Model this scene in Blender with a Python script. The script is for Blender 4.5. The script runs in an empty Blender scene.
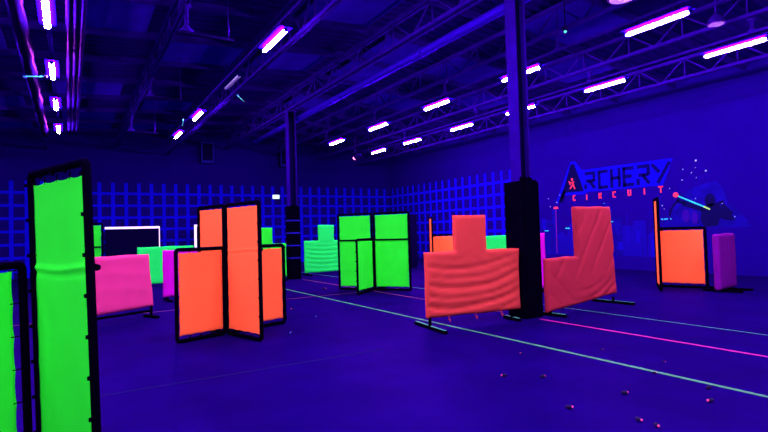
import bpy, bmesh, math, random
from mathutils import Vector, Matrix, noise
random.seed(7)
S = bpy.context.scene
COL = S.collection
PI = math.pi

# ------------------------------------------------------------------ materials
FLUO = .20   # the dyed cloths give off visible light under ultraviolet tubes
def mat(name, col, rough=.85, spec=.15, metal=0., emit=None, strength=0., tint=None, var=0., scale=6., bump=0., bscale=40.):
    m = bpy.data.materials.new(name); m.use_nodes = True
    nt = m.node_tree; b = nt.nodes['Principled BSDF']
    b.inputs['Base Color'].default_value = (*col, 1)
    b.inputs['Roughness'].default_value = rough
    b.inputs['Specular IOR Level'].default_value = spec
    b.inputs['Metallic'].default_value = metal
    if tint: b.inputs['Specular Tint'].default_value = (*tint, 1)
    if emit:
        b.inputs['Emission Color'].default_value = (*emit, 1)
        b.inputs['Emission Strength'].default_value = strength
    if var or bump:
        tc = nt.nodes.new('ShaderNodeTexCoord')
        if var:
            n = nt.nodes.new('ShaderNodeTexNoise'); n.inputs['Scale'].default_value = scale; n.inputs['Detail'].default_value = 5
            nt.links.new(tc.outputs['Object'], n.inputs['Vector'])
            r = nt.nodes.new('ShaderNodeValToRGB')
            r.color_ramp.elements[0].position = .3; r.color_ramp.elements[1].position = .7
            r.color_ramp.elements[0].color = (*[c*(1-var) for c in col], 1)
            r.color_ramp.elements[1].color = (*[min(1, c*(1+var)) for c in col], 1)
            nt.links.new(n.outputs['Fac'], r.inputs['Fac']); nt.links.new(r.outputs['Color'], b.inputs['Base Color'])
        if bump:
            n2 = nt.nodes.new('ShaderNodeTexNoise'); n2.inputs['Scale'].default_value = bscale; n2.inputs['Detail'].default_value = 4
            nt.links.new(tc.outputs['Object'], n2.inputs['Vector'])
            bp = nt.nodes.new('ShaderNodeBump'); bp.inputs['Strength'].default_value = bump; bp.inputs['Distance'].default_value = .01
            nt.links.new(n2.outputs['Fac'], bp.inputs['Height']); nt.links.new(bp.outputs['Normal'], b.inputs['Normal'])
    if tint:   # coloured sheen: diffuse paint under a thin tinted gloss
        b.inputs['Specular IOR Level'].default_value = 0.
        g = nt.nodes.new('ShaderNodeBsdfGlossy'); g.inputs['Color'].default_value = (*tint, 1); g.inputs['Roughness'].default_value = rough*.8
        lw = nt.nodes.new('ShaderNodeLayerWeight'); lw.inputs['Blend'].default_value = .25
        mu = nt.nodes.new('ShaderNodeMath'); mu.operation = 'MULTIPLY'; mu.inputs[1].default_value = spec
        mx = nt.nodes.new('ShaderNodeMixShader'); out = nt.nodes['Material Output']
        nt.links.new(lw.outputs['Fresnel'], mu.inputs[0]); nt.links.new(mu.outputs[0], mx.inputs[0])
        nt.links.new(b.outputs[0], mx.inputs[1]); nt.links.new(g.outputs[0], mx.inputs[2]); nt.links.new(mx.outputs[0], out.inputs['Surface'])
        if bump: nt.links.new(bp.outputs['Normal'], g.inputs['Normal'])
    return m

M = {}
BL = (.05, .0, .8)
M['floor'] = mat('floor_paint', (.0042, .0002, .078), .45, .34, tint=(.08, .006, .38), var=.18, scale=1.3, bump=.05, bscale=60)
M['wall'] = mat('wall_paint', (.0078, .0002, .165), .9, .03, tint=BL, var=.05, scale=.8)
M['lattice'] = mat('lattice_paint', (.006, .0012, .80), .8, .03, tint=BL, var=.06, scale=3)
M['ceiling'] = mat('ceiling_deck', (.008, .0002, .115), .85, .05, tint=BL, var=.3, scale=.7)
M['batt'] = mat('ceiling_insulation', (.020, .0005, .38), .8, .08, tint=BL, var=.15, scale=2)
M['steel'] = mat('painted_steel', (.014, .0005, .18), .5, .35, tint=BL, var=.2, scale=4)
M['dark_steel'] = mat('dark_steel', (.003, .0003, .035), .5, .35, tint=BL)
M['black'] = mat('black_pipe', (.0010, .0003, .004), .5, .05, tint=BL)
M['pad'] = mat('black_vinyl_pad', (.0008, .0003, .004), .7, .05, tint=BL, var=.3, scale=5)
M['shiny'] = mat('glossy_pipe', (.008, .0004, .10), .30, .30, tint=(.10, .008, .22))
M['pipe'] = mat('blue_pipe_paint', (.020, .0006, .42), .4, .35, tint=BL)  # brighter than the steel, lamplight on the pipe put into its colour
M['duct'] = mat('duct_foil', (.006, .0004, .06), .42, .6, tint=(.10, .01, .16), bump=.6, bscale=4)
M['strap'] = mat('blue_strap', (.006, .001, .28), .7, .1)
M['green'] = mat('fluorescent_green_cloth', (.018, .82, .028), .95, .05, var=.03, scale=3, emit=(.018, .82, .028), strength=FLUO)
M['teal'] = mat('fluorescent_mint_cloth', (.012, .76, .10), .95, .05, var=.03, scale=3, emit=(.012, .76, .10), strength=FLUO)  # green cloth shifted towards teal, blue haze put into its colour
M['orange'] = mat('fluorescent_orange_cloth', (1., .122, .040), .95, .05, var=.03, scale=3, emit=(1., .122, .040), strength=FLUO)
M['coral'] = mat('coral_cloth', (.60, .043, .043), .92, .08, var=.04, scale=4)
M['crimson'] = mat('crimson_cloth', (.40, .018, .045), .92, .08, var=.04, scale=4)  # coral cloth again, weaker light on the L barrier put into its colour
M['pink'] = mat('pink_cloth', (.60, .030, .21), .92, .08, var=.04, scale=4)
M['magenta'] = mat('magenta_cloth', (.56, .001, .52), .92, .08, var=.04, scale=4)
M['purple'] = mat('purple_cloth', (.14, .0008, .22), .92, .05, var=.04, scale=4)  # magenta cloth darkened in colour for the dim spot by the archer
M['navy'] = mat('navy_cloth', (.003, .0004, .035), .9, .05, tint=BL)
M['lamp'] = mat('tube_glow', (.8, .5, 1.), .5, .2, emit=(.86, .62, 1.), strength=470.)
M['off'] = mat('unlit_tube', (.35, .25, .7), .3, .5)
M['housing'] = mat('lamp_housing', (.0022, .0001, .10), .5, .4, tint=BL)
M['exit'] = mat('exit_sign_glow', (.7, .9, 1.), .5, .2, emit=(.62, .92, 1.), strength=1.1)
M['edge'] = mat('white_light_strip', (.8, .7, 1.), .5, .2, emit=(.80, .52, 1.), strength=1.5)
M['led_pink'] = mat('pink_lens', (.9, .2, .6), .4, .3, emit=(1., .10, .62), strength=6.)
M['led_violet'] = mat('violet_lens', (.10, .002, .30), .4, .3, emit=(.45, .03, 1.), strength=.35)
M['led_green'] = mat('green_indicator', (.1, .7, .5), .4, .3, emit=(.04, .55, .35), strength=.6)
M['tape_green'] = mat('pale_green_tape', (.05, .21, .13), .7, .1, var=.15, scale=2)
M['tape_mint'] = mat('thin_pale_tape', (.04, .14, .20), .7, .1, var=.15, scale=2)
M['tape_pink'] = mat('pink_tape', (.38, .002, .26), .7, .1, var=.15, scale=2)
M['tape_red'] = mat('dull_red_tape', (.16, .010, .10), .7, .1, var=.3, scale=2)
M['foot_mint'] = mat('mint_foot_tape', (.04, .22, .17), .7, .1)
M['arrow'] = mat('cyan_shaft', (.10, .85, .85), .6, .2)
M['yellow'] = mat('yellow_green_paint', (.35, .75, .12), .8, .1)
M['red_paint'] = mat('red_mural_paint', (.88, .035, .09), .8, .1)
M['letter_dark'] = mat('dark_initial_paint', (.002, .0002, .05), .9, .03)
M['bowpurple'] = mat('violet_mural_paint', (.022, .0006, .22), .9, .03)
M['glow1'] = mat('mural_outer_glow', (.006, .0003, .25), .9, .03)
M['glow2'] = mat('mural_middle_glow', (.005, .0004, .34), .9, .03)
M['letter'] = mat('dark_letter_paint', (.002, .0002, .085), .9, .03)
M['halo'] = mat('blue_mural_paint', (.003, .0006, .46), .9, .03, var=.1, scale=1.5)
M['tower'] = mat('blue_tower_paint', (.004, .0006, .25), .9, .03, var=.25, scale=3)
M['tower2'] = mat('deep_tower_paint', (.005, .0005, .205), .9, .03, var=.25, scale=3)
M['silh'] = mat('silhouette_paint', (.002, .0002, .055), .9, .05)
M['pinkpole'] = mat('purple_mural_paint', (.12, .004, .24), .9, .05)
M['star'] = mat('white_blue_mural_paint', (.30, .40, .95), .9, .05)
M['cyan_paint'] = mat('cyan_mural_paint', (.03, .60, .75), .9, .05)
M['tip'] = mat('foam_dark', (.01, .002, .05), .8, .1)
M['tip_pink'] = mat('pink_nock', (.95, .06, .35), .6, .2)
M['tip_blue'] = mat('blue_nock', (.05, .05, .95), .6, .2)

# ------------------------------------------------------------------ mesh helper
class MB:
    def __init__(s): s.v = []; s.f = []
    def add(s, vs, fs):
        n = len(s.v); s.v += [tuple(v) for v in vs]; s.f += [tuple(n+i for i in f) for f in fs]
    def box(s, x0, x1, y0, y1, z0, z1):
        s.add([(x0,y0,z0),(x1,y0,z0),(x1,y1,z0),(x0,y1,z0),(x0,y0,z1),(x1,y0,z1),(x1,y1,z1),(x0,y1,z1)],
              [(3,2,1,0),(4,5,6,7),(0,1,5,4),(1,2,6,5),(2,3,7,6),(3,0,4,7)])
    def bar(s, p, q, w, h, up=(0,0,1)):
        p = Vector(p); q = Vector(q); d = (q-p).normalized(); u = Vector(up)
        if abs(d.dot(u)) > .98: u = Vector((0,1,0))
        a = d.cross(u).normalized()*w/2; b = a.cross(d).normalized()*h/2
        vs = [p-a-b, p+a-b, p+a+b, p-a+b, q-a-b, q+a-b, q+a+b, q-a+b]
        s.add(vs, [(0,1,2,3),(7,6,5,4),(4,5,1,0),(5,6,2,1),(6,7,3,2),(7,4,0,3)])
    def tube(s, pts, r, n=8, closed=False):
        pts = [Vector(p) for p in pts]; N = len(pts); base = len(s.v); nrm = None
        rs = r if isinstance(r, (list, tuple)) else [r]*N
        for i, p in enumerate(pts):
            if closed: t = (pts[(i+1) % N]-pts[i-1]).normalized()
            else: t = (pts[min(i+1, N-1)]-pts[max(i-1, 0)]).normalized()
            if nrm is None:
                nrm = t.cross(Vector((0,0,1)))
                if nrm.length < .01: nrm = t.cross(Vector((1,0,0)))
            nrm = (nrm - t*nrm.dot(t)).normalized(); bi = t.cross(nrm)
            for k in range(n):
                a = 2*PI*k/n; s.v.append(tuple(p + (nrm*math.cos(a)+bi*math.sin(a))*rs[i]))
        for i in range(N if closed else N-1):
            j = (i+1) % N
            for k in range(n):
                l = (k+1) % n
                s.f.append((base+i*n+k, base+i*n+l, base+j*n+l, base+j*n+k))
        if not closed:
            s.f.append(tuple(base+k for k in range(n))[::-1]); s.f.append(tuple(base+(N-1)*n+k for k in range(n)))
    def lathe(s, prof, c=(0,0,0), n=16):
        c = Vector(c); base = len(s.v)
        for r, z in prof:
            for k in range(n):
                a = 2*PI*k/n; s.v.append((c.x+r*math.cos(a), c.y+r*math.sin(a), c.z+z))
        for i in range(len(prof)-1):
            for k in range(n):
                l = (k+1) % n; s.f.append((base+i*n+k, base+i*n+l, base+(i+1)*n+l, base+(i+1)*n+k))
        s.f.append(tuple(base+k for k in range(n))[::-1]); s.f.append(tuple(base+(len(prof)-1)*n+k for k in range(n)))
    def ball(s, c, r, n=8, sq=(1,1,1)):
        c = Vector(c); prof = [(max(1e-4, r*math.sin(PI*i/6)), -r*math.cos(PI*i/6)) for i in range(7)]
        st = len(s.v); s.lathe(prof, (0,0,0), n)
        for i in range(st, len(s.v)):
            v = s.v[i]; s.v[i] = (c.x+v[0]*sq[0], c.y+v[1]*sq[1], c.z+v[2]*sq[2])
    def xform(s, mtx):
        s.v = [tuple(mtx @ Vector(v)) for v in s.v]; return s
    def build(s, name, m, parent=None, smooth=False, bevel=0., loc=None):
        me = bpy.data.meshes.new(name); me.from_pydata(s.v, [], s.f); me.validate(); me.update()
        bm = bmesh.new(); bm.from_mesh(me); bmesh.ops.recalc_face_normals(bm, faces=bm.faces); bm.to_mesh(me); bm.free()
        if smooth:
            for p in me.polygons: p.use_smooth = True
        me.materials.append(M[m])
        o = bpy.data.objects.new(name, me); COL.objects.link(o)
        if parent: o.parent = parent
        if loc: o.location = loc
        if bevel:
            bv = o.modifiers.new('edge', 'BEVEL'); bv.width = bevel; bv.segments = 2; bv.limit_method = 'ANGLE'
        return o

def tag(o, label=None, cat=None, group=None, kind=None):
    if label:
        assert 4 <= len(label.split()) <= 16, label
        o['label'] = label
    if cat: o['category'] = cat
    if group: o['group'] = group
    if kind: o['kind'] = kind
    return o
def thing(name, label, cat, loc=(0,0,0), rz=0, group=None, kind=None):
    o = bpy.data.objects.new(name, None); COL.objects.link(o); o.empty_display_size = .1
    o.location = loc; o.rotation_euler = (0, 0, rz)
    return tag(o, label, cat, group, kind)
def clone(o, parent=None):
    c = o.copy(); COL.objects.link(c)
    if parent: c.parent = parent
    for ch in list(o.children): clone(ch, c)
    return c

# ------------------------------------------------------------------ room shell
X0, X1, Y0, Y1 = -6.0, 16.0, -6.0, 25.3
RIDGE = 6.45
def roof(x): return 6.55 - .071*abs(x-RIDGE)
b = MB(); b.box(X0-.2, X1+.2, Y0-.2, Y1+.2, -.2, 0); tag(b.build('floor', 'floor'), kind='structure')
# floor joint
b = MB(); b.bar((X0, 5.78, .0005), (3.4, 5.66, .0005), .02, .002); tag(b.build('floor_joint', 'silh'), kind='structure')
def wall(name, pts):
    b = MB(); n = len(pts)//2
    b.add(pts, [tuple(range(n)), tuple(range(n, 2*n))[::-1]] + [(i, (i+1) % n, n+(i+1) % n, n+i) for i in range(n)])
    return tag(b.build(name, 'wall'), kind='structure')
prof = [(X0, 0), (X1, 0), (X1, roof(X1)+.1), (RIDGE, roof(RIDGE)+.1), (X0, roof(X0)+.1)]
wall('wall_back', [(x, Y1, z) for x, z in prof] + [(x, Y1+.2, z) for x, z in prof])
wall('wall_front', [(x, Y0-.2, z) for x, z in prof] + [(x, Y0, z) for x, z in prof])
b = MB(); b.box(X1, X1+.2, Y0-.2, Y1+.2, 0, roof(X1)+.1); tag(b.build('wall_right', 'wall'), kind='structure')
b = MB(); b.box(X0-.2, X0, Y0-.2, Y1+.2, 0, roof(X0)+.1); tag(b.build('wall_left', 'wall'), kind='structure')
# corrugated ceiling deck, ribs running across the hall
b = MB(); ys = []; y = Y0
while y < Y1:
    ys += [(y, 0), (y+.10, 0), (y+.14, .05), (y+.24, .05), (y+.28, 0)]; y += .28
ys = [q for q in ys if q[0] <= Y1+.1]
for (xa, xb) in ((X0-.1, RIDGE), (RIDGE, X1+.1)):
    base = len(b.v)
    for yy, dz in ys:
        b.v += [(xa, yy, roof(xa)+dz), (xb, yy, roof(xb)+dz), (xa, yy, roof(xa)+dz+.12), (xb, yy, roof(xb)+dz+.12)]
    for i in range(len(ys)-1):
        o = base+4*i
        b.f += [(o, o+4, o+5, o+1), (o+2, o+3, o+7, o+6)]
ceiling = tag(b.build('ceiling', 'ceiling'), kind='structure')
# purlins under the deck
PY = [Y0+1.0+1.95*i for i in range(16)]
for y in PY:
    b = MB()
    for (xa, xb) in ((X0, RIDGE), (RIDGE, X1)):
        b.bar((xa, y, roof(xa)-.09), (xb, y, roof(xb)-.09), .06, .16)
    b.build('purlin', 'steel', ceiling)
# pale insulation batts laid between some purlins
for (xa, xb, k) in ((-5.6, -1.2, 9), (-.4, 1.4, 11), (.2, 1.5, 8), (2.2, 3.8, 12), (-5.5, -1.2, 12), (-.2, 1.5, 13), (2.1, 3.9, 9), (4.4, 6.2, 7), (4.4, 6.2, 9),
                    (4.4, 6.2, 6), (7.0, 8.5, 9), (7.0, 8.5, 8), (9.1, 11., 8), (9.1, 11., 10), (9.1, 11., 6), (11.6, 13.4, 7), (2.1, 3.9, 6), (11.6, 13.4, 9), (7, 8.5, 11), (-5.5, -1.2, 14), (2.1, 3.9, 14), (-.3, 1.5, 14)):
    b = MB(); ya, yb = PY[k]+.06, PY[k+1]-.06
    b.add([(xa, ya, roof(xa)-.05), (xb, ya, roof(xb)-.05), (xb, yb, roof(xb)-.05), (xa, yb, roof(xa)-.05),
           (xa, ya, roof(xa)-.02), (xb, ya, roof(xb)-.02), (xb, yb, roof(xb)-.02), (xa, yb, roof(xa)-.02)],
          [(3,2,1,0),(4,5,6,7),(0,1,5,4),(1,2,6,5),(2,3,7,6),(3,0,4,7)])
    b.build('insulation_panel', 'batt', ceiling)

# roof trusses running away from the camera
def truss(name, x, zb, zt, label, m='steel', ya=-5.9, yb=25.2, step=.62, cw=.10, group='steel roof trusses'):
    t = thing(name, label, 'roof truss', (x, ya, zb), 0, group)
    L = yb-ya; H = zt-zb
    for nm, z in (('top_chord', H), ('bottom_chord', 0)):
        b = MB(); b.bar((-cw*.32, 0, z), (-cw*.32, L, z), cw*.35, .07); b.bar((cw*.32, 0, z), (cw*.32, L, z), cw*.35, .07)
        b.build(nm, m, t)
    b = MB(); y = 0; k = 0
    while y+step < L:
        b.bar((0, y, 0 if k % 2 == 0 else H), (0, y+step, H if k % 2 == 0 else 0), .032, .032)
        if k % 2 == 0: b.bar((0, y+step, 0), (0, y+step, H), .025, .025)
        y += step; k += 1
    b.build('web', m, t)
    return t
TR = {}
for x, zb, lab in ((-.80, 5.35, 'steel lattice roof truss above the lamp row over the tall green panel'),
                   (1.75, 5.55, 'steel lattice roof truss above the flared drop rods left of the slanting lamp row'),
                   (3.80, 5.34, 'lit steel roof truss just right of the large slanting lamp'),
                   (8.80, 5.62, 'steel lattice roof truss seen right of the pipe, behind the near column'),
                   (11.3, 5.50, 'steel lattice roof truss above the lamp row nearest the sign wall'),
                   (13.7, 5.30, 'steel lattice roof truss closest to the sign wall')):
    truss('roof_truss', x, zb, roof(x)-.24, lab)
truss('roof_girder', 6.45, 5.76, 6.33, 'deep steel girder truss resting on both columns', cw=.2, step=.75)

# ------------------------------------------------------------------ columns and their pads
def column(x, y, w, top, label):
    t = thing('steel_column', label, 'column', (x, y, 0))
    for nm, sx in (('flange', -1), ('flange', 1)):
        b = MB(); b.box(sx*w/2-.011, sx*w/2+.011, -w/2, w/2, 0, top); b.build(nm, 'steel', t)
    b = MB(); b.box(-w/2+.012, w/2-.012, -.009, .009, 0, top); b.build('web', 'dark_steel', t)
    b = MB(); b.box(-w*.62, w*.62, -w*.62, w*.62, top, top+.03); b.build('cap_plate', 'steel', t)
    return t
column(6.57, 6.20, .225, 5.69, 'steel column rising from the black pad between the two coral barriers')
column(6.46, 16.45, .26, 5.69, 'far steel column rising beside the lit exit sign')
def pad(x, y, w, h, label, straps):
    t = thing('column_pad', label, 'pad', (x, y, 0))
    wi = .17 if w > .36 else .15
    for nm, (xa, xb, ya, yb) in (('pad_side', (-w/2, -wi, -w/2, w/2)), ('pad_side', (wi, w/2, -w/2, w/2)),
                                 ('pad_side', (-wi+.002, wi-.002, -w/2, -wi)), ('pad_side', (-wi+.002, wi-.002, wi, w/2))):
        b = MB(); b.box(xa, xb, ya, yb, .0, h+random.uniform(-.03, .02)); b.build(nm, 'pad', t, bevel=.02)
    for z in straps:
        b = MB(); e = w/2+.008
        b.box(-e, e, -e, -e+.007, z, z+.045); b.box(-e, e, e-.007, e, z, z+.045)
        b.box(-e, -e+.007, -e, e, z, z+.045); b.box(e-.007, e, -e, e, z, z+.045)
        b.build('strap', 'strap', t)
    return t
p = pad(6.57, 6.20, .41, 2.30, 'tall black pad wrapped around the near column between the coral barriers', ())
b = MB()
for i in range(5):
    b.ball((random.uniform(-.15, .17), random.uniform(-.2, -.1), 2.32), .05, 8, (1.2, .8, .8))
b.build('bunched_cloth', 'pad', p, True)
pad(6.46, 16.45, .38, 2.48, 'black pad with blue bands wrapped around the far column', (.69, 1.11, 1.53, 1.95))

# ------------------------------------------------------------------ painted blue lattice on the walls
b = MB()
x = X0+.25
while x < 16.0:
    xx = 1.104 + .5177*round((x-1.104)/.5177)
    if xx < 15.98: b.box(xx-.075, xx+.075, Y1-.025, Y1-.004, .05, 4.0)
    x += .5177
tag(b.build('wall_lattice', 'lattice'), 'blue grid of flat slats covering the lower back wall', 'wall grid')
lb = bpy.data.objects['wall_lattice']
b = MB()
for k in range(7): b.box(X0+.02, 15.94, Y1-.032, Y1-.012, .34+.53*k-.06, .34+.53*k+.06)
b.build('slat', 'lattice', lb)
b = MB(); y = 25.0
while y > 14.6:
    b.box(15.975, 15.996, y-.065, y+.065, .05, 4.0); y -= .5177
o = tag(b.build('wall_lattice', 'lattice'), 'blue grid of flat slats on the right wall before the sign', 'wall grid')
b = MB()
for k in range(7): b.box(15.968, 15.988, 14.5, 25.25, .34+.53*k-.06, .34+.53*k+.06)
b.build('slat', 'lattice', o)

# ------------------------------------------------------------------ floor tape
def strip(p, q, w, m, label):
    b = MB(); b.bar((*p, .0015), (*q, .0015), w, .003); return tag(b.build('tape_strip', m), label, 'floor tape')
strip((5.06, -2), (5.06, 24.6), .050, 'tape_green', 'wide pale green tape line crossing the floor in front of the coral barriers')
strip((6.555, 2 - 6), (6.555, 5.88), .050, 'tape_pink', 'bright pink tape line leading from the near padded column across the floor')
strip((6.60, 6.8), (6.60, 16.0), .040, 'tape_red', 'dull red tape line between the two columns beside the green cross bunker')
strip((7.80, -2), (7.80, 24.6), .032, 'tape_mint', 'thin pale tape line on the floor beyond the pink line')
strip((-5.5, 11.46), (7.4, 11.40), .035, 'tape_red', 'thin red tape line crossing the floor behind the orange cross bunker')

# ------------------------------------------------------------------ cross bunkers: pipe frames laced with cloth
FRAME_R = .029
def rounded_rect(u0, u1, z0, z1, r=.036, n=4):
    pts = []
    for cxx, czz, a0 in ((u1-r, z0+r, -PI/2), (u1-r, z1-r, 0), (u0+r, z1-r, PI/2), (u0+r, z0+r, PI)):
        for i in range(n+1):
            a = a0+PI/2*i/n; pts.append((cxx+r*math.cos(a), 0, czz+r*math.sin(a)))
    return pts
tie_mesh = None
def tie_src():
    global tie_mesh
    if tie_mesh is None:
        b = MB(); b.tube([(-.015, 0, 0), (.05, 0, 0)], .005, 5); b.ball((.048, -.028, 0), .015, 6); b.tube([(.05, -.034, -.012), (.05, -.034, .012)], .012, 6)
        me = bpy.data.meshes.new('bungee_tie'); me.from_pydata(b.v, [], b.f); me.materials.append(M['black']); tie_mesh = me
    return tie_mesh
def cloth_piece(parent, m, u0, u1, z0, z1, nt_u, nt_v, sc, seed, billow=.012, side=0., edges='LRBT', wr=.004, crease=None):
    nu, nv = 28, max(20, int((90 if crease else 28)*(z1-z0)/(u1-u0)))
    b = MB()
    def sag(s, n, on):
        return sc*(abs(math.sin(PI*n*s))**.8) if on else 0.
    for j in range(nv+1):
        t = j/nv
        for i in range(nu+1):
            s = i/nu
            ul = u0 + sag(t, nt_v, 'L' in edges); ur = u1 - sag(t, nt_v, 'R' in edges)
            zb = z0 + sag(s, nt_u, 'B' in edges); zt = z1 - sag(s, nt_u, 'T' in edges)*1.3
            u = ul+(ur-ul)*s; z = zb+(zt-zb)*t
            w = math.sin(PI*s)*math.sin(PI*t)
            d = billow*w + wr*noise.noise(Vector((u*5+seed*7, z*2.2, seed)))*2*min(1, 4*w+.2)
            if crease:
                zc, sd = crease; q = (z - zc - .012*math.sin(5*s+seed))/.022
                d += sd*(.016*math.exp(-q*q) - .012*math.exp(-(q+2.0)**2) + (.010 if q < 0 else 0))
            b.v.append((u, side+d, z))
    for j in range(nv):
        for i in range(nu):
            a = j*(nu+1)+i; b.f.append((a, a+1, a+nu+2, a+nu+1))
    o = b.build('panel_cloth', m, parent, True)
    so = o.modifiers.new('thickness', 'SOLIDIFY'); so.thickness = .005; so.offset = 0
    return o
def ties_for(cl, u0, u1, z0, z1, nu, nv, edges, gap):
    me = tie_src()
    spots = []
    for k in range(nv+1):
        z = z0+(z1-z0)*k/nv
        if 'L' in edges: spots.append((u0, z, PI))
        if 'R' in edges: spots.append((u1, z, 0))
    for k in range(1, nu):
        u = u0+(u1-u0)*k/nu
        if 'T' in edges: spots.append((u, z1, PI/2))
        if 'B' in edges: spots.append((u, z0, -PI/2))
    for u, z, a in spots:
        o = bpy.data.objects.new('bungee_tie', me); COL.objects.link(o); o.parent = cl
        o.location = (u, 0, z); o.rotation_euler = (0, -a, 0)
        o.scale = (gap/.05, 1, 1)
def arm(root, ang, w, tall, m, seed, ties, bar_front=False, gap=.006, top_gap=.012, facing=1, lower_m=None, clear=.0, cr=.3):
    """one framed panel leaving the centre line at angle ang; the side seen first is local -Y * facing"""
    H = 2.01 if tall else 1.355
    away = Vector((-math.sin(ang), math.cos(ang))).dot(Vector(root.location[:2]))
    facing = 1 if away > 0 else -1      # laced side turned to the front of the hall
    e = bpy.data.objects.new('panel_frame', None)
    u0, u1 = .033+clear, w-FRAME_R
    b = MB(); b.tube(rounded_rect(u0, u1, FRAME_R+.001, H-FRAME_R), FRAME_R, 8, True)
    bz = 1.30
    if tall:
        off = -.03*facing if bar_front else 0.062*facing
        b.tube([(u0+.01, off, bz), (u1-.035, off, bz)], FRAME_R*.75, 8)
    fr = b.build('panel_frame', 'black', root, True)
    fr.rotation_euler = (0, 0, ang)
    ci0, ci1 = u0+FRAME_R+gap, u1-FRAME_R-gap
    zb = .10
    nv = 7 if tall else 5
    cl = cloth_piece(root, m, ci0, ci1, zb, H-2*FRAME_R-top_gap, 4, nv, .008, seed, billow=.014*facing, crease=(1.30, -facing*cr) if tall and not bar_front else None)
    cl.rotation_euler = (0, 0, ang)
    if ties: ties_for(cl, ci0, ci1, zb, H-2*FRAME_R-top_gap, 4, nv, 'LRBT', gap+FRAME_R+.004)
    return fr, cl
# orange cross in the middle of the floor
r = thing('panel_bunker', 'orange cross-shaped panel bunker standing on its own in the middle of the floor', 'bunker', (2.035, 8.0, 0))
arm(r, .301, 1.13, False, 'orange', 1, True); arm(r, .301+PI, .82, False, 'orange', 2, True, facing=-1)
arm(r, .285+PI/2, .83, True, 'orange', 3, True); arm(r, .285-PI/2, .945, True, 'orange', 4, True, facing=-1)
# green cross beyond it
r = thing('panel_bunker', 'bright green cross-shaped panel bunker left of the coral T barrier', 'bunker', (6.663, 11.427, .004))
arm(r, .644+PI/2, 1.02, True, 'green', 5, True, True, facing=1); arm(r, .644-PI/2, 1.02, True, 'green', 6, True, True, facing=-1)
arm(r, .644+PI, 1.04, False, 'green', 7, True, facing=-1); arm(r, .644, 1.04, False, 'green', 8, False)
# green bunker in the left foreground
r = thing('panel_bunker', 'large green panel bunker in the left foreground with one tall panel', 'bunker', (-.205, 4.606, .015))
r.rotation_euler = (0, -.024, 0)
arm(r, .383-PI/2, .95, True, 'green', 9, True, gap=.008, top_gap=.05, cr=.5)
arm(r, .383+PI, .95, False, 'green', 10, True, gap=.035, clear=.035)
# orange bunker by the sign wall
r = thing('panel_bunker', 'orange panel bunker in front of the painted archer, beside the magenta barrier', 'bunker', (11.97, 7.08, 0))
r.scale = (1.05, 1.05, 1.05)
arm(r, .605+PI, .95, True, 'orange', 11, False)
arm(r, .336-PI/2, 1.0, False, 'orange', 13, True, facing=-1)
# orange bunker behind the coral T barrier
r = thing('panel_bunker', 'orange panel bunker half hidden behind the coral T barrier', 'bunker', (11.5, 15.5, 0))
arm(r, 1.04+PI, .95, True, 'orange', 14, False)
arm(r, .935-PI/2, .95, False, 'orange', 16, False, facing=-1)
# far green bunker left
r = thing('panel_bunker', 'green panel bunker far back, mostly hidden by the tall foreground panel', 'bunker', (-.10, 17.55, 0))
arm(r, -.45, 1.04, True, 'green', 17, False, True, facing=1); arm(r, -.45+PI, .95, True, 'green', 18, False, True)
arm(r, -.45+PI/2, .95, False, 'green', 19, False)

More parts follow.
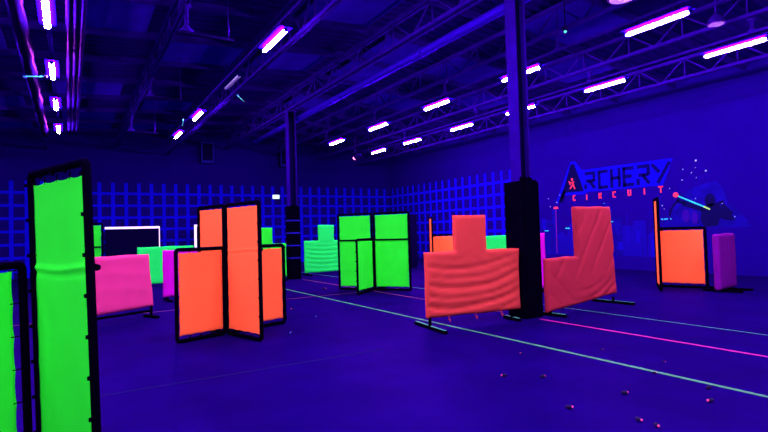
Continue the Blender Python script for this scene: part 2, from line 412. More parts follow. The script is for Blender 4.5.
# ------------------------------------------------------------------ cloth covered barriers on feet
def barrier(label, m, p, q, zb, shape, folds, head=None, H=1.2, HH=1.75, T=.10, feet=((.12, .45), (.12, .45)), foot_tape='foot_mint', ties=0, rail=False, seed=1, amp=1.0, lean=0., rise=0.):
    """p,q: ends on the floor seen from the hall's front; the local -Y side faces the camera"""
    p = Vector((*p, 0)); q = Vector((*q, 0)); d = q-p; W = d.length
    root = thing('fabric_barrier', label, 'barrier', p, math.atan2(d.y, d.x))
    h0, h1 = head if head else (0, 0)
    cs = .035
    us = sorted(set([0, W] + ([h0, h1] if head else [])))
    zs = sorted(set([zb, H] + ([HH] if head else [])))
    def subdiv(v):
        out = []
        for a, c in zip(v, v[1:]):
            n = max(1, round((c-a)/cs)); out += [a+(c-a)*i/n for i in range(n)]
        return out+[v[-1]]
    U = subdiv(us); Z = subdiv(zs)
    def inside(u, z):
        e = 1e-6
        if z <= H+e: return 0-e <= u <= W+e and z >= zb-e
        return bool(head) and h0-e <= u <= h1+e and z <= HH+e
    segs = [((0, zb), (W, zb)), ((W, zb), (W, H)), ((0, zb), (0, H))]
    if head:
        if h1 < W-1e-6: segs.append(((h1, H), (W, H)))
        if h0 > 1e-6: segs.append(((0, H), (h0, H)))
        segs += [((h0, H), (h0, HH)), ((h1, H), (h1, HH)), ((h0, HH), (h1, HH))]
    else: segs.append(((0, H), (W, H)))
    def dist(u, z):
        best = 9
        for (a, b_), (c, e) in segs:
            dx, dz = c-a, e-b_; t = max(0, min(1, ((u-a)*dx+(z-b_)*dz)/(dx*dx+dz*dz)))
            best = min(best, math.hypot(u-a-t*dx, z-b_-t*dz))
        return best
    front, back = {}, {}; b = MB()
    for i, u in enumerate(U):
        for j, z in enumerate(Z):
            if not inside(u, z): continue
            dd = dist(u, z); k = min(1, dd/.05); half = T/2*(.45+.55*math.sqrt(1-(1-k)**2))
            f = folds(u/W, (z-zb)/(H-zb), u, z)*amp*min(1, dd/.07)
            wob = .008*noise.noise(Vector((u*2, z*2, seed)))
            # slight irregular outline
            uu = u + (0.012*noise.noise(Vector((seed, z*3, u))) if dd < .001 else 0)
            zz = z + (0.014*noise.noise(Vector((u*2.5, seed, z))) if dd < .001 else 0)
            zz += rise*(u/W)*max(0, 1-(z-zb)/(H-zb))
            uu -= lean*(u/W)*(z/(HH if head else H))
            front[i, j] = len(b.v); b.v.append((uu, -half-f-wob, zz))
            back[i, j] = len(b.v); b.v.append((uu, half+.5*f, zz))
    cells = set()
    for i in range(len(U)-1):
        for j in range(len(Z)-1):
            ks = [(i, j), (i+1, j), (i+1, j+1), (i, j+1)]
            if all(k in front for k in ks) and inside((U[i]+U[i+1])/2, (Z[j]+Z[j+1])/2):
                cells.add((i, j)); b.f.append(tuple(front[k] for k in ks)); b.f.append(tuple(back[k] for k in ks[::-1]))
    for (i, j) in cells:
        for (n, e) in (((i-1, j), ((i, j), (i, j+1))), ((i+1, j), ((i+1, j+1), (i+1, j))), ((i, j-1), ((i+1, j), (i, j))), ((i, j+1), ((i, j+1), (i+1, j+1)))):
            if n not in cells:
                b.f.append((front[e[0]], front[e[1]], back[e[1]], back[e[0]]))
    b.build('cloth_cover', m, root, True)
    # pipe legs and feet
    for (off, half), u in zip(feet, (feet[0][0], W-feet[1][0])):
        b = MB(); b.tube([(u, 0, .03), (u, 0, zb+.06)], .026, 8); b.build('leg', 'black', root, True)
        b = MB(); b.box(u-.035, u+.035, -half, half, .0, .05); ft = b.build('foot', 'black', root, bevel=.01)
        if foot_tape:
            b = MB(); b.box(u-.020, u+.020, -half+.01, -.03, .0502, .054); b.box(u-.020, u+.020, .03, half-.01, .0502, .054); b.build('tape', foot_tape, ft)
    if rail:
        b = MB(); b.tube([(feet[0][0], -.0, zb-.035), (W-feet[1][0], 0, zb-.035)], .026, 8); b.build('bottom_rail', 'black', root, True)
    for k in range(ties):
        u = W*(.22+.56*k/max(1, ties-1)); b = MB()
        pts = [(u, -.03, zb+.02), (u-.012, -.035, zb-.04), (u+.01, -.035, zb-.085), (u+.02, -.03, zb-.04)]
        b.tube(pts, .007, 6); b.build('cloth_tie', m, root, True)
    return root
def ridge(p): return 1-abs(math.sin(p))
def swags(u, v, x, z):
    s = 2*u-1
    n1 = noise.noise(Vector((x*1.1, z*1.6, 3)))
    ph = (z + .15*(1-s*s) - .07*s + .055*n1)*PI/.150
    k = .35 + .65*min(1, abs(noise.noise(Vector((x*.8+3, z*4.5, 9))))*2.4)
    low = max(0, min(1, (1.0-v)*2.2)) if v < 1 else 0
    r_ = -(ridge(ph)**3.2*.060*k + .018*ridge(ph*.53+1)**2)*low
    # creases fanning out from the inner corners where the head meets the shoulders
    d = abs(x-W_T/2)
    r_ -= .009*ridge((z + .55*d + .06*n1)*PI/.17)**2.5 * max(0, 1-abs(v-.86)*3.2)
    return r_ + .006*noise.noise(Vector((x*3, z*3, 1)))
W_T = 1.74
def soft_swags(u, v, x, z):
    s = 2*u-1
    ph = (z + .10*(1-s*s))*PI/.16
    return -(ridge(ph)**3*.050*max(0, min(1, (1.05-v)*3)) if v < 1 else 0) + .004*noise.noise(Vector((x*3, z*3, 4)))
def diagonals(u, v, x, z):
    # long diagonal creases in the raised end, sagging folds at the lower right
    n1 = noise.noise(Vector((x*1.3, z*1.3, 2)))
    d1 = ridge((z - 1.15*(x-1.35))*PI/.60 + 1.1*n1)**4*.055*max(0, min(1, (v-.50)*4))
    s = (u-.62)/.38
    ph = (z + .22*(1-s*s) - .16*s + .05*n1)*PI/.19
    d2 = ridge(ph)**2.2*.060*max(0, min(1, (.50-v)*3))*max(0, min(1, (u-.25)*2.5))
    d3 = ridge((z+.75*x+.08*n1)*PI/.38)**3*.028*max(0, 1-u*1.7)
    return -d1-d2-d3+.010*noise.noise(Vector((x*2, z*2, 6)))
def light_folds(u, v, x, z):
    return .012*noise.noise(Vector((x*2.2, z*1.1, 8))) + .004*ridge((z+.12*(2*u-1)**2)*PI/.3)
def vertical_folds(u, v, x, z):
    return .012*ridge((x+.05*z)*PI/.22)**2 + .006*noise.noise(Vector((x*3, z, 2)))

barrier('coral red T-shaped cloth barrier left of the near padded column', 'coral', (4.61, 6.36), (6.33, 6.10), .17, 'T', swags,
        head=(.52, 1.11), H=1.17, HH=1.73, feet=((.06, .48), (.16, .20)), ties=3, seed=2, amp=.9)
barrier('coral red L-shaped cloth barrier right of the near padded column', 'crimson', (6.82, 5.98), (9.02, 6.18), .065, 'L', diagonals,
        head=(.95, 2.25), H=.97, HH=1.86, feet=((.12, .30), (.10, .42)), lean=.16, rise=.13, seed=5, amp=.48)
bpy_l = barrier('wide pink cloth barrier beside the tall foreground green panel', 'pink', (-.35, 9.92), (1.35, 10.70), .17, 'R', light_folds,
        H=1.21, feet=((.08, .30), (.05, .22)), foot_tape=None, rail=True, lean=.10, rise=.05, seed=7)
barrier('magenta cloth barrier partly hidden behind the orange cross bunker', 'magenta', (1.88, 13.2), (3.5, 13.3), .10, 'R', vertical_folds,
        H=1.22, feet=((.10, .35), (.10, .35)), foot_tape=None, seed=9)
barrier('mint green cloth barrier standing behind the pink barrier', 'teal', (1.76, 17.4), (3.4, 17.4), .10, 'R', light_folds,
        H=1.24, feet=((.10, .35), (.10, .35)), foot_tape=None, seed=11)
barrier('mint green T-shaped cloth barrier right of the far banded column', 'teal', (7.23, 17.35), (9.0, 17.40), .10, 'T', soft_swags,
        head=(.57, 1.2), H=1.25, HH=1.82, feet=((.10, .35), (.10, .35)), foot_tape=None, seed=13)
barrier('green T-shaped cloth barrier showing behind the right wing of the orange cross', 'green', (4.36, 16.3), (6.11, 16.25), .12, 'T', soft_swags,
        head=(.62, 1.30), H=1.22, HH=1.74, feet=((.10, .35), (.10, .35)), foot_tape=None, seed=15)
barrier('green cloth barrier glimpsed between the coral T and the padded column', 'teal', (10.9, 12.7), (12.6, 12.4), .10, 'R', light_folds,
        H=1.27, feet=((.10, .35), (.10, .35)), foot_tape=None, seed=17)
barrier('magenta cloth barrier peeking out right of the near column pad', 'magenta', (8.62, 8.55), (9.47, 8.28), .10, 'R', light_folds,
        H=1.37, feet=((.10, .35), (.10, .35)), foot_tape=None, seed=19)
barrier('magenta cloth barrier at the foot of the painted archer', 'purple', (11.70, 5.62), (12.68, 5.74), .06, 'R', vertical_folds,
        H=1.25, T=.14, feet=((.28, .38), (.22, .42)), foot_tape=None, seed=21)

# ------------------------------------------------------------------ dark screens with white glowing edges at the back
def screen(x0, x1, y, h, label, lit=True, sides=(0, 1)):
    t = thing('dark_screen', label, 'screen', (x0, y, 0)); W = x1-x0
    b = MB(); b.box(0, W, -.03, .03, .03, h); b.build('panel', 'navy', t, bevel=.01)
    for u in (.25, W-.25):
        b = MB(); b.box(u-.04, u+.04, -.3, .3, 0, .03); b.build('foot', 'black', t)
    if lit:
        b = MB(); b.box(-.02, W+.02, -.045, -.031, h-.05, h+.04); b.build('top_light_strip', 'edge', t)
        for u in [((-.02, .08), (W-.01, W+.02))[k] for k in sides]:
            b = MB(); b.box(u[0], u[1], -.045, -.031, h-1.0, h-.05); b.build('side_light_strip', 'edge', t)
screen(1.27, 3.36, 24.5, 2.00, 'dark screen with a glowing white top edge behind the pink barrier', sides=(1,))
screen(4.86, 6.6, 24.5, 2.04, 'dark screen with a glowing edge hidden behind the orange cross bunker', sides=(0,))
screen(11.2, 12.25, 17.4, 2.2, 'plain dark navy screen between the green cross and far orange bunker', False)

# exit sign and boxes on the back wall
e = thing('exit_sign', 'small glowing white exit sign on the back wall grid', 'sign', (9.02, Y1-.036, 3.46))
b = MB(); b.box(-.21, .21, -.05, 0, -.13, .13); b.build('casing', 'housing', e, bevel=.01)
b = MB(); b.box(-.18, .18, -.056, -.0505, -.10, .10); b.build('lit_face', 'exit', e)
def wall_box(x, w, z0, z1, label):
    t = thing('wall_speaker', label, 'speaker', (x, Y1, (z0+z1)/2)); h = z1-z0
    b = MB(); b.box(-w/2, w/2, -.30, 0, -h/2, h/2); b.build('cabinet', 'dark_steel', t, bevel=.015)
    b = MB(); 
    for (xa, xb, za, zb) in ((-w/2, -w/2+.07, -h/2, h/2), (w/2-.07, w/2, -h/2, h/2), (-w/2+.07, w/2-.07, h/2-.07, h/2), (-w/2+.07, w/2-.07, -h/2, -h/2+.12)):
        b.box(xa, xb, -.33, -.301, za, zb)
    b.build('front_frame', 'strap', t)
wall_box(5.61, .60, 5.02, 6.02, 'framed box speaker high on the back wall between lamps and orange bunker')
wall_box(9.5, .55, 5.0, 6.0, 'framed box speaker high on the back wall beside the far column')

# ------------------------------------------------------------------ tube lights
LZ = 5.0
def make_lamp():
    t = thing('tube_light', None, None)
    b = MB()
    L = 1.12
    b.add([(-.12, -L/2-.06, .045), (.12, -L/2-.06, .045), (.03, -L/2-.02, .10), (-.03, -L/2-.02, .10),
           (-.12, L/2+.06, .045), (.12, L/2+.06, .045), (.03, L/2+.02, .10), (-.03, L/2+.02, .10)],
          [(0,1,2,3),(7,6,5,4),(4,5,1,0),(5,6,2,1),(6,7,3,2),(7,4,0,3)])
    b.build('reflector', 'housing', t)  # pan shape and blue colour imitate the halo round the tube
    b = MB(); n = 10
    pts = [(0, -L/2, -.01)] + [(0, -L/2+.03+(L-.06)*i/8, -.01) for i in range(9)] + [(0, L/2, -.01)]
    b.tube(pts, [.024]+[.043]*9+[.024], 12)
    b.v = [(x, y, z*.7-.004) for x, y, z in b.v]
    b.build('tube', 'lamp', t, True)
    for s in (-1, 1):
        b = MB(); b.box(-.03, .03, s*(L/2+.003) if s > 0 else -L/2-.035, L/2+.035 if s > 0 else -L/2-.003, -.03, .034); b.build('end_cap', 'housing', t)
    b = MB(); b.bar((0, -.35, .10), (0, -.35, .17), .02, .02, (0,1,0)); b.bar((0, .35, .10), (0, .35, .17), .02, .02, (0,1,0)); b.build('bracket', 'dark_steel', t)
    return t
proto = make_lamp(); first = True
def lamp(x, y, label, group, m='lamp'):
    global first
    if first: o = proto; first = False
    else: o = clone(proto)
    o.location = (x, y, LZ); tag(o, label, 'light', group)
    return o
ORD = ['nearest', 'second', 'third', 'fourth', 'fifth', 'sixth']
def row(x, ys, extra, what, group):
    for i, y in enumerate(ys):
        lamp(x, y, f'glowing ultraviolet tube light, {ORD[i]} in the row {what}', group)
    for i, y in enumerate(extra):
        lamp(x, y, f'glowing tube light overhead out of view, {ORD[i]} continuing the row {what}'[:200], group)
row(-3.73, [], [7.2, 4.1, 1., -2.1], 'at the hall left side', 'tube lights at the left side')  # unseen row added to light the face of the tall green panel
row(-.28, [9.29, 12.4, 15.43, 18.78], [6.1, 2.9, -.3, -3.5], 'above the tall green panel', 'tube lights above the tall green panel')
row(3.17, [8.77, 15.23, 18.34], [5.5, 2.3, -.9], 'above the orange cross bunker', 'tube lights above the orange cross')
row(8.76, [5.0, 8.16, 11.29, 14.46, 17.57], [1.85, -1.3, -4.3], 'crossing behind the near column', 'tube lights behind the near column')
row(11.42, [4.95, 7.89, 10.7, 13.37, 16.33, 18.88], [1.9, -1.1, -4.1], 'closest to the sign wall', 'tube lights closest to the sign wall')
o = lamp(3.17, 11.57, 'unlit tube light in the gap of the slanting lamp row', 'tube lights above the orange cross')
for c in o.children:
    if c.name.startswith('tube'): c.data = c.data.copy(); c.data.materials[0] = M['off']
# steel rails the rows hang from, with flared drop rods
def rail(x, z, ya, yb, posts, top, label, w=.07):
    t = thing('hanging_rail', label, 'rail', (x, ya, z))
    b = MB(); b.box(-w/2, w/2, 0, yb-ya, 0, .05); b.build('channel', 'steel', t)
    for y in posts:
        b = MB(); h = top-z-.05
        b.lathe([(.10, .0), (.05, .05), (.028, .11), (.028, h-.11), (.05, h-.05), (.10, h)], (0, y-ya, .05), 10)
        b.build('drop_rod', 'steel', t, True)
rail(11.42, LZ+.17, -5.8, 20.2, (.8, 4.62, 8.3, 12.6, 16.8), 5.46, 'steel rail carrying the lamp row closest to the sign wall')
rail(8.76, LZ+.17, -5.8, 19.0, (-.5, 3.3, 7.1, 10.9, 14.7, 18.5), 5.58, 'steel rail carrying the lamp row behind the near column')
rail(3.17, LZ+.17, -5.8, 20.0, (), 5.4, 'steel rail carrying the lamp row above the orange cross')
rail(-.28, LZ+.17, -5.8, 20.2, (), 5.3, 'steel rail carrying the lamp row above the tall green panel')
# trapeze hangers between the two left rows
for i, (y, lab) in enumerate(((9.15, 'flared drop rod and crossbar hanger nearest the camera under the roof'),
                              (13.8, 'second flared drop rod and crossbar hanger, above the orange cross'),
                              (18.5, 'third and farthest flared drop rod hanger before the back wall'))):
    t = thing('trapeze_hanger', lab, 'hanger', (1.74, y, 5.05), 0, 'flared hangers under the roof')
    h = 5.50-5.05
    b = MB(); b.lathe([(.13, 0), (.08, .04), (.04, .10), (.035, .2), (.035, h-.1), (.05, h-.05), (.09, h)], (0, 0, 0), 12); b.build('drop_rod', 'steel', t, True)
    b = MB(); b.tube([(.72, 0, 0), (.70, 0, roof(2.4)-5.15)], .012, 6); b.build('thin_rod', 'steel', t)
    b = MB(); b.box(-.12, .80, -.03, .03, -.05, -.001); b.build('crossbar', 'dark_steel', t)
# pipes and ducts
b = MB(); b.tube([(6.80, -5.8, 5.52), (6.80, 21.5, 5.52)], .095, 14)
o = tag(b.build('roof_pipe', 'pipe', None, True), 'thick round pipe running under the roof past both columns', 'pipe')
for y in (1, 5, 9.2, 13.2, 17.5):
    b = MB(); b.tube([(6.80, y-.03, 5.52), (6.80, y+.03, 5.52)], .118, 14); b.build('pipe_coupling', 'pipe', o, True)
for i, (dx, lab) in enumerate(((.01, 'shiny pipe beside the left lamp row, left of a bundle of three'), (.11, 'shiny middle pipe of the bundle beside the left lamp row'), (.21, 'shiny pipe at the right of the bundle beside the left lamps'))):
    b = MB(); b.tube([(dx, -5.8, 5.10), (dx, 20.0, 5.10)], .044, 12)
    o = tag(b.build('conduit_pipe', 'shiny', None, True), lab, 'pipe', 'bundle of three shiny pipes')
    if i == 1:
        b = MB(); b.ball((dx, 11.1, 5.10), .053, 10); b.build('ball_coupling', 'shiny', o, True)
b = MB(); n = 60
b.tube([(-.66, -5.8+26*i/n, 5.06+.012*math.sin(i*1.3)) for i in range(n+1)], [.10+.018*math.sin(i*2.1) for i in range(n+1)], 16)
tag(b.build('air_duct', 'duct', None, True), 'shiny round air duct left of the lamp row over the tall green panel', 'duct')
# round high bay lights
def dome(x, y, z, label, lens, k=1.):
    t = thing('high_bay_light', label, 'light', (x, y, z), 0, 'round high bay lights')
    b = MB(); b.lathe([(.24*k, 0), (.235*k, .02), (.19*k, .10), (.10*k, .17), (.06*k, .19)], (0, 0, 0), 20); b.build('shade', 'shiny', t, True)
    b = MB(); b.lathe([(.21*k, -.012), (.21*k, -.002)], (0, 0, 0), 20); b.build('lens', lens, t)
    b = MB(); b.tube([(0, 0, .19), (0, 0, roof(x)-z-.02)], .012, 6); b.build('stem', 'steel', t)
dome(10.5, 4.84, 5.27, 'round high bay light above the lamp at the right edge', 'pinkpole', .66)  # unlit dome, lamp reflection put into its magenta lens colour
dome(8.05, 5.15, 5.36, 'round violet high bay light at the top edge right of the column', 'led_violet')
# small stage light with a pink lens
t = thing('stage_light', 'small stage light with a glowing pink lens hanging by the far lamps', 'light', (10.15, 18.7, 4.62))
b = MB(); b.lathe([(.10, .0), (.11, .05), (.11, .2), (.07, .28)], (0, 0, 0), 14); b.xform(Matrix.Rotation(math.radians(60), 4, 'X') @ Matrix.Rotation(math.radians(25), 4, 'Y')); b.build('body', 'dark_steel', t, True)
b = MB(); b.ball((0, 0, 0), .085, 10); b.build('lens', 'led_pink', t, True)
b = MB(); b.tube([(0, 0, .22), (0, 0, 1.0)], .015, 6); b.build('hanger_rod', 'dark_steel', t)
# green indicator on a detector
t = thing('smoke_detector', 'small detector with a green indicator lamp right of the near column top', 'detector', (8.0, 6.3, 5.20))
b = MB(); b.lathe([(.05, 0), (.075, .02), (.08, .06), (.05, .08)], (0, 0, 0), 14); b.build('body', 'dark_steel', t, True)
b = MB(); b.ball((0, 0, -.02), .028, 8); b.build('indicator', 'led_green', t, True)
b = MB(); b.tube([(0, 0, .08), (0, 0, roof(8)-5.22)], .012, 6); b.build('drop_pipe', 'dark_steel', t)
# arrows lodged among the lamps
def stuck_arrow(p, q, label):
    p = Vector(p); q = Vector(q); d = q-p
    t = thing('arrow', label, 'arrow', p, 0, 'arrows stuck among the lamps')
    b = MB(); b.tube([(0, 0, 0), d], .013, 6); b.build('shaft', 'arrow', t)
    b = MB(); b.tube([d, d*1.12], .03, 8); b.build('foam_tip', 'tip', t)
    for a in (0, 2.1, 4.2):
        b = MB(); n_ = d.normalized(); s_ = n_.orthogonal().normalized(); s_.rotate(Matrix.Rotation(a, 3, n_))
        b.bar(s_*.02+d*.02, s_*.02+d*.16, .004, .03, s_); b.build('fletching', 'tip_blue', t)
stuck_arrow((-.80, 12.80, 4.93), (-.42, 12.52, 4.90), 'cyan arrow lodged beside the second lamp over the tall green panel')
stuck_arrow((2.91, 16.0, 5.02), (3.02, 16.75, 5.0), 'cyan arrow hanging below the far slanting lamp')
stuck_arrow((3.59, 12.69, 5.02), (3.86, 13.1, 5.0), 'cyan arrow lodged beside the unlit tube light')

# ------------------------------------------------------------------ the sign wall
def plate(polys, off, th):
    """flat painted shapes on the right wall, given as (Y, Z) outlines"""
    b = MB()
    for poly in polys:
        n = len(poly); x = 16.0-off
        b.add([(x, y, z) for y, z in poly]+[(x-th, y, z) for y, z in poly],
              [tuple(range(n)), tuple(range(n, 2*n))[::-1]]+[(i, (i+1) % n, n+(i+1) % n, n+i) for i in range(n)])
    return b
def seg(p, q, w):
    p = Vector(p); q = Vector(q); d = (q-p).normalized(); a = Vector((-d.y, d.x))*w/2; e = d*w*.0
    return [tuple(p-a-e), tuple(q-a+e), tuple(q+a+e), tuple(p+a-e)]
sign = thing('wall_sign', 'painted ARCHERY CIRCUIT lettering with blue glow on the right wall', 'sign', (0, 0, 0))
base_ = [(13.36, 2.40), (12.60, 3.92), (12.40, 3.92), (12.12, 3.56), (8.80, 3.54), (9.14, 2.72), (11.9, 2.74), (12.05, 2.66), (12.9, 2.68), (13.1, 2.40)]
def grow(poly, d):
    out = []; n = len(poly)
    for k in range(n):
        a, p_, c = Vector(poly[k-1]), Vector(poly[k]), Vector(poly[(k+1) % n])
        n1 = (p_-a).normalized(); n2 = (c-p_).normalized()
        m_ = (Vector((n1.y, -n1.x))+Vector((n2.y, -n2.x))).normalized()
        m_ = m_ / max(.45, m_.dot(Vector((n1.y, -n1.x))))
        out.append(tuple(p_-m_*d))
    return out
ar_ = sum(base_[k-1][0]*base_[k][1]-base_[k][0]*base_[k-1][1] for k in range(len(base_)))
sg = 1 if ar_ < 0 else -1
for d, m_, off in ((.20, 'glow1', .0006), (.10, 'glow2', .0022), (0, 'halo', .0038)):
    plate([grow(base_, -sg*d)], off, .0012).build('blue_glow', m_, sign)
w = .115; T = 3.40; B = 2.85
def L(y0, y1, fr, to):   # y0 left, y1 right; fractional coordinates inside the letter box
    f = lambda p: (y0+(y1-y0)*p[0], B+(T-B)*p[1])
    return seg(f(fr), f(to), w)
def box_letter(strokes, y0, y1): return plate([L(y0, y1, a, c) for a, c in strokes], .0055, .003)
# big A with a long left leg
plate([[(12.60, 3.82), (12.44, 3.82), (12.06, 2.78), (12.90, 2.78), (12.98, 2.62), (13.20, 2.42), (13.14, 2.42)],
       [(13.22, 2.42), (13.02, 2.42), (12.86, 2.80), (12.98, 2.92)]], .0085, .004).build('letter', 'letter_dark', sign)
for nm, (y0, y1), st in (('R', (12.0, 11.60), [((0, 1), (.85, 1)), ((.95, 1.1), (.95, .45)), ((.1, .5), (.95, .5)), ((.45, .5), (1, 0)), ((.05, 0), (.05, .3))]),
                         ('C', (11.45, 11.06), [((.1, 1), (1, 1)), ((.1, 1.1), (.1, -.1)), ((.1, 0), (1, 0))]),
                         ('H', (10.94, 10.62), [((.05, 1.1), (.05, -.1)), ((.95, 1.1), (.95, -.1)), ((.0, .5), (1, .5))]),
                         ('E', (10.50, 10.10), [((0, 1), (1, 1)), ((.1, 1.1), (.1, -.1)), ((0, 0), (1, 0)), ((.15, .52), (.8, .52))]),
                         ('R', (9.98, 9.58), [((0, 1), (.85, 1)), ((.95, 1.1), (.95, .45)), ((.1, .5), (.95, .5)), ((.45, .5), (1, -.05)), ((.05, -.1), (.05, .3))]),
                         ('Y', (9.48, 8.90), [((0, 1.05), (.42, .55)), ((1.0, 1.08), (.30, -.08))])):
    box_letter(st, y0, y1).build('letter', 'letter', sign)
w = .036; 
def small(y, z, st):
    h = .17; wd = .12
    f = lambda p: (y+wd/2-wd*p[0], z-h/2+h*p[1])
    return plate([seg(f(a), f(c), .042) for a, c in st], .005, .004)
C_ = [((0, 1), (1, 1)), ((.15, 1.1), (.15, -.1)), ((0, 0), (1, 0))]
I_ = [((.5, 1.1), (.5, -.1))]
R_ = [((0, 1), (.9, 1)), ((.15, 1.1), (.15, -.1)), ((.85, 1.1), (.85, .45)), ((.2, .5), (.95, .5)), ((.45, .5), (.95, -.1))]
U_ = [((.15, 1.1), (.15, -.1)), ((0, 0), (1, 0)), ((.85, 1.1), (.85, -.1))]
T_ = [((-.15, 1), (1.15, 1)), ((.5, 1.1), (.5, -.1))]
for st, y, z in ((C_, 12.49, 2.56), (I_, 11.95, 2.55), (R_, 11.40, 2.56), (C_, 10.85, 2.56), (U_, 10.29, 2.58), (I_, 9.76, 2.58), (T_, 9.22, 2.60)):
    small(y, z, st).build('small_letter', 'red_paint', sign)
# little red archer figure inside the A
fy, fz = 12.54, 3.08
plate([seg((fy+.01, fz+.10), (fy-.03, fz-.04), .07), seg((fy-.03, fz-.03), (fy-.10, fz-.19), .05), seg((fy, fz-.03), (fy+.12, fz-.17), .05),
       seg((fy+.14, fz+.06), (fy-.08, fz+.08), .045), seg((fy+.16, fz+.13), (fy+.10, fz-.03), .03),
       [(fy+.015+.05*math.cos(a*PI/4), fz+.17+.05*math.sin(a*PI/4)) for a in range(8)]], .0128, .003).build('figure_emblem', 'red_paint', sign)

# painted archer with a cyan arrow
ar = thing('archer_mural', 'dark painted archer aiming a cyan arrow on the right wall', 'mural', (0, 0, 0))
plate([[(8.93, 1.35), (8.90, 1.95), (8.60, 2.40), (8.10, 2.62), (7.55, 2.72), (7.38, 2.40), (7.30, 2.05), (6.95, 1.70), (6.72, 1.35)]], .001, .003).build('blue_backdrop', 'tower2', ar)
plate([[(7.77+.15*math.cos(a*PI/6), 2.16+.19*math.sin(a*PI/6)) for a in range(12)]], .005, .004).build('head', 'silh', ar)
plate([[(8.02, 1.93), (7.84, 2.05), (7.60, 2.06), (7.46, 1.94), (7.22, 1.70), (7.12, 1.56), (7.34, 1.55), (7.52, 1.62), (7.60, 1.40), (7.95, 1.36), (8.05, 1.55)]], .005, .004).build('torso', 'silh', ar)
plate([seg((7.98, 1.90), (8.55, 2.12), .15), seg((8.50, 2.12), (8.72, 2.20), .10)], .005, .004).build('bow_arm', 'silh', ar)
pts = [(8.55, 2.36), (8.66, 2.28), (8.74, 2.16), (8.86, 2.04), (8.94, 1.90), (8.98, 1.76)]
plate([seg(a, c, .07) for a, c in zip(pts, pts[1:])], .005, .004).build('bow', 'silh', ar)
plate([seg((7.60, 2.02), (7.40, 2.10), .09), seg((7.45, 2.02), (7.20, 1.72), .10)], .0095, .003).build('draw_arm', 'silh', ar)
plate([[(8.48+.12*math.cos(a*PI/5), 1.72+.2*math.sin(a*PI/5)) for a in range(10)], [(8.22+.10*math.cos(a*PI/5), 1.66+.2*math.sin(a*PI/5)) for a in range(10)]], .005, .004).build('bow_highlight', 'bowpurple', ar)
plate([seg((8.72, 2.365), (7.95, 1.98), .040)], .013, .004).build('arrow_shaft', 'cyan_paint', ar)
plate([seg((7.95, 1.98), (7.78, 1.89), .042)], .013, .004).build('arrow_tail', 'yellow', ar)
plate([[(8.75+.085*math.cos(a*PI/5), 2.385+.085*math.sin(a*PI/5)) for a in range(10)]], .0175, .004).build('arrow_tip', 'red_paint', ar)

# painted skyline behind the barriers
sk = thing('skyline_mural', 'painted blue city skyline with stars along the right wall under the sign', 'mural', (0, 0, 0))
rng = random.Random(3)
y = 14.35
while y > 8.95:
    wd = rng.uniform(.18, .5); h = rng.uniform(1.2, 2.25) if y > 9.6 else rng.uniform(1.0, 1.7)
    top = [(y, h), (y-wd, h)] if rng.random() < .6 else [(y, h-.12), (y-wd*.5, h+.1), (y-wd, h-.12)]
    plate([[(y-wd, .45), (y, .45)]+top], .001+.0004*rng.randint(0, 4), .002).build('painted_tower', rng.choice(['tower', 'tower2', 'tower', 'glow1']), sk)
    y -= wd*rng.uniform(.75, 1.25)
rg = random.Random(11)
for k in range(34):     # lit window columns painted on the towers
    y = rg.uniform(9.4, 14.2); z = rg.uniform(.7, 1.75); hh = rg.uniform(.05, .3); ww = rg.choice([.02, .03, .05, .09])
    plate([[(y-ww, z-hh), (y+ww, z-hh), (y+ww, z+hh), (y-ww, z+hh)]], .0042+.0004*(k % 3), .0012).build('painted_facade', rg.choice(['glow2', 'glow1', 'tower2']), sk)
for y, z in ((13.85, 1.36), (12.85, 1.44), (11.03, 1.63)):
    plate([[(y-.10, z-.018), (y+.10, z-.018), (y+.10, z+.018), (y-.10, z+.018)]], .006, .003).build('painted_window', 'cyan_paint', sk)
for y, z, hw in ((9.22, 1.65, .03), (9.13, 1.65, .03), (9.06, 1.65, .025), (8.94, 1.65, .015)):
    plate([[(y-hw, z-.018), (y+hw, z-.018), (y+hw, z+.018), (y-hw, z+.018)]], .006, .003).build('painted_window', 'cyan_paint', sk)
for y, z, m in ((11.25, 2.28, 'cyan_paint'), (13.7, 2.62, 'star'), (13.15, 2.72, 'star'), (13.3, 2.45, 'star'), (13.62, 2.30, 'star')):
    plate([[(y+.022*math.cos(a*PI/3), z+.022*math.sin(a*PI/3)) for a in range(6)]], .006, .003).build('painted_star', m, sk)
plate([seg((13.36, 2.2), (13.38, .5), .035)], .006, .003).build('painted_pole', 'pinkpole', sk)
plate([[(13.47, 2.20), (13.23, 2.20), (13.26, 2.28), (13.44, 2.28)]], .0095, .003).build('painted_lamp', 'red_paint', sk)
for y, z, s in ((8.11, 3.37, .035), (8.5, 3.15, .02), (8.13, 3.16, .016), (8.25, 3.02, .02), (7.84, 3.03, .032), (8.54, 2.83, .022), (8.12, 2.86, .014), (8.93, 2.6, .022), (8.17, 2.24, .018), (9.19, 2.08, .022), (9.13, 1.97, .018), (7.44, 2.04, .02), (7.13, 1.65, .02)):
    plate([[(y+s*math.cos(a*PI/4)*(1 if a % 2 else .6), z+s*math.sin(a*PI/4)*(1 if a % 2 else .6)) for a in range(8)]], .0138, .003).build('painted_star', 'star', ar)

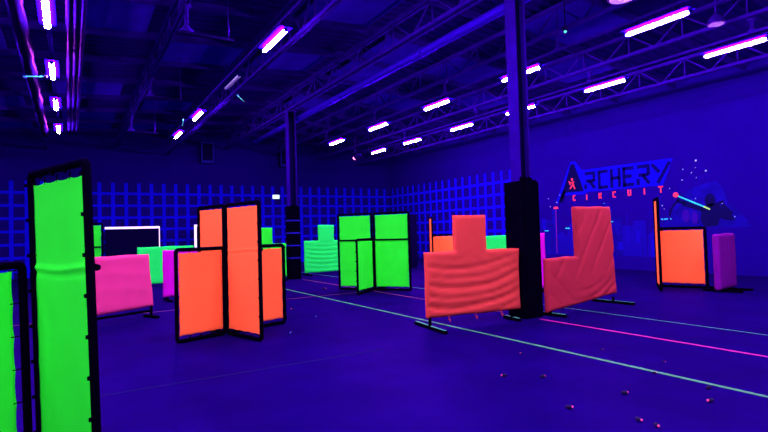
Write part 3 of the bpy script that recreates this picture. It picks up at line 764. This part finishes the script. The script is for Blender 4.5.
# ------------------------------------------------------------------ loose arrow stubs on the floor
def stub(x, y, s, m, label, a):
    t = thing('arrow_tip', label, 'arrow tip', (x, y, 0), a, 'loose arrow tips scattered on the floor')
    s *= .62
    b = MB(); b.tube([(0, 0, .024*s), (.035*s, 0, .024*s), (.075*s, 0, .024*s)], [.024*s, .024*s, .018*s], 8); b.build('foam_body', 'tip', t, True)
    b = MB(); b.ball((-.008*s, 0, .026*s), .016*s, 8); b.build('nock', m, t, True)
LOOSE = 'small dark arrow tip with a glowing pink end lying on open floor'
for i, (x, y, s) in enumerate(((3.72, 3.86, 1), (4.03, 3.59, 1), (4.2, 2.81, 1.05), (3.51, 2.85, 1.05), (4.92, 2.47, 1), (4.53, 2.29, 1.1), (3.69, 2.36, 1), (3.68, 2.22, 1.0),
                               (4.57, 4.42, .6), (5.47, 3.95, .6), (5.0, 3.02, .7), (5.48, 3.2, .6), (5.85, 12.66, 1.6), (3.76, 9.75, 1.1))):
    stub(x, y, s, 'tip_pink', LOOSE, [-.4, 3.0, 2.6, 2.3, 3.1, -.2, 1.4, 1.0][i % 8])
for x, y, s in ((4.9, 10.61, 1.3), (3.75, 8.55, 1.2), (2.82, 7.39, 1.4)):
    stub(x, y, s, 'tip_blue', 'small dark arrow tip with a blue end lying on open floor', 1.)

# ------------------------------------------------------------------ camera
f = 512.0
def camv(px, py): return Vector(((px-384)/f, -(py-216)/f, -1.))
Yc = camv(70, 241).normalized(); Xc = camv(1217, 208); Xc = (Xc-Yc*Xc.dot(Yc)).normalized(); Zc = Xc.cross(Yc)
R3 = Matrix((Xc, Yc, Zc))
cam = bpy.data.cameras.new('camera'); cam.sensor_width = 36; cam.lens = 24; cam.clip_end = 200; cam.clip_start = .05
co = bpy.data.objects.new('camera', cam); COL.objects.link(co)
co.matrix_world = Matrix.Translation((0, 0, 1.5)) @ R3.to_4x4()
S.camera = co

wd = bpy.data.worlds.new('world'); S.world = wd; wd.use_nodes = True
wd.node_tree.nodes['Background'].inputs[0].default_value = (.004, .001, .02, 1)
wd.node_tree.nodes['Background'].inputs[1].default_value = .3
S.view_settings.view_transform = 'Standard'; S.view_settings.look = 'None'
S.view_settings.exposure = 0.0; S.view_settings.gamma = 1.0; S.view_settings.use_curve_mapping = False
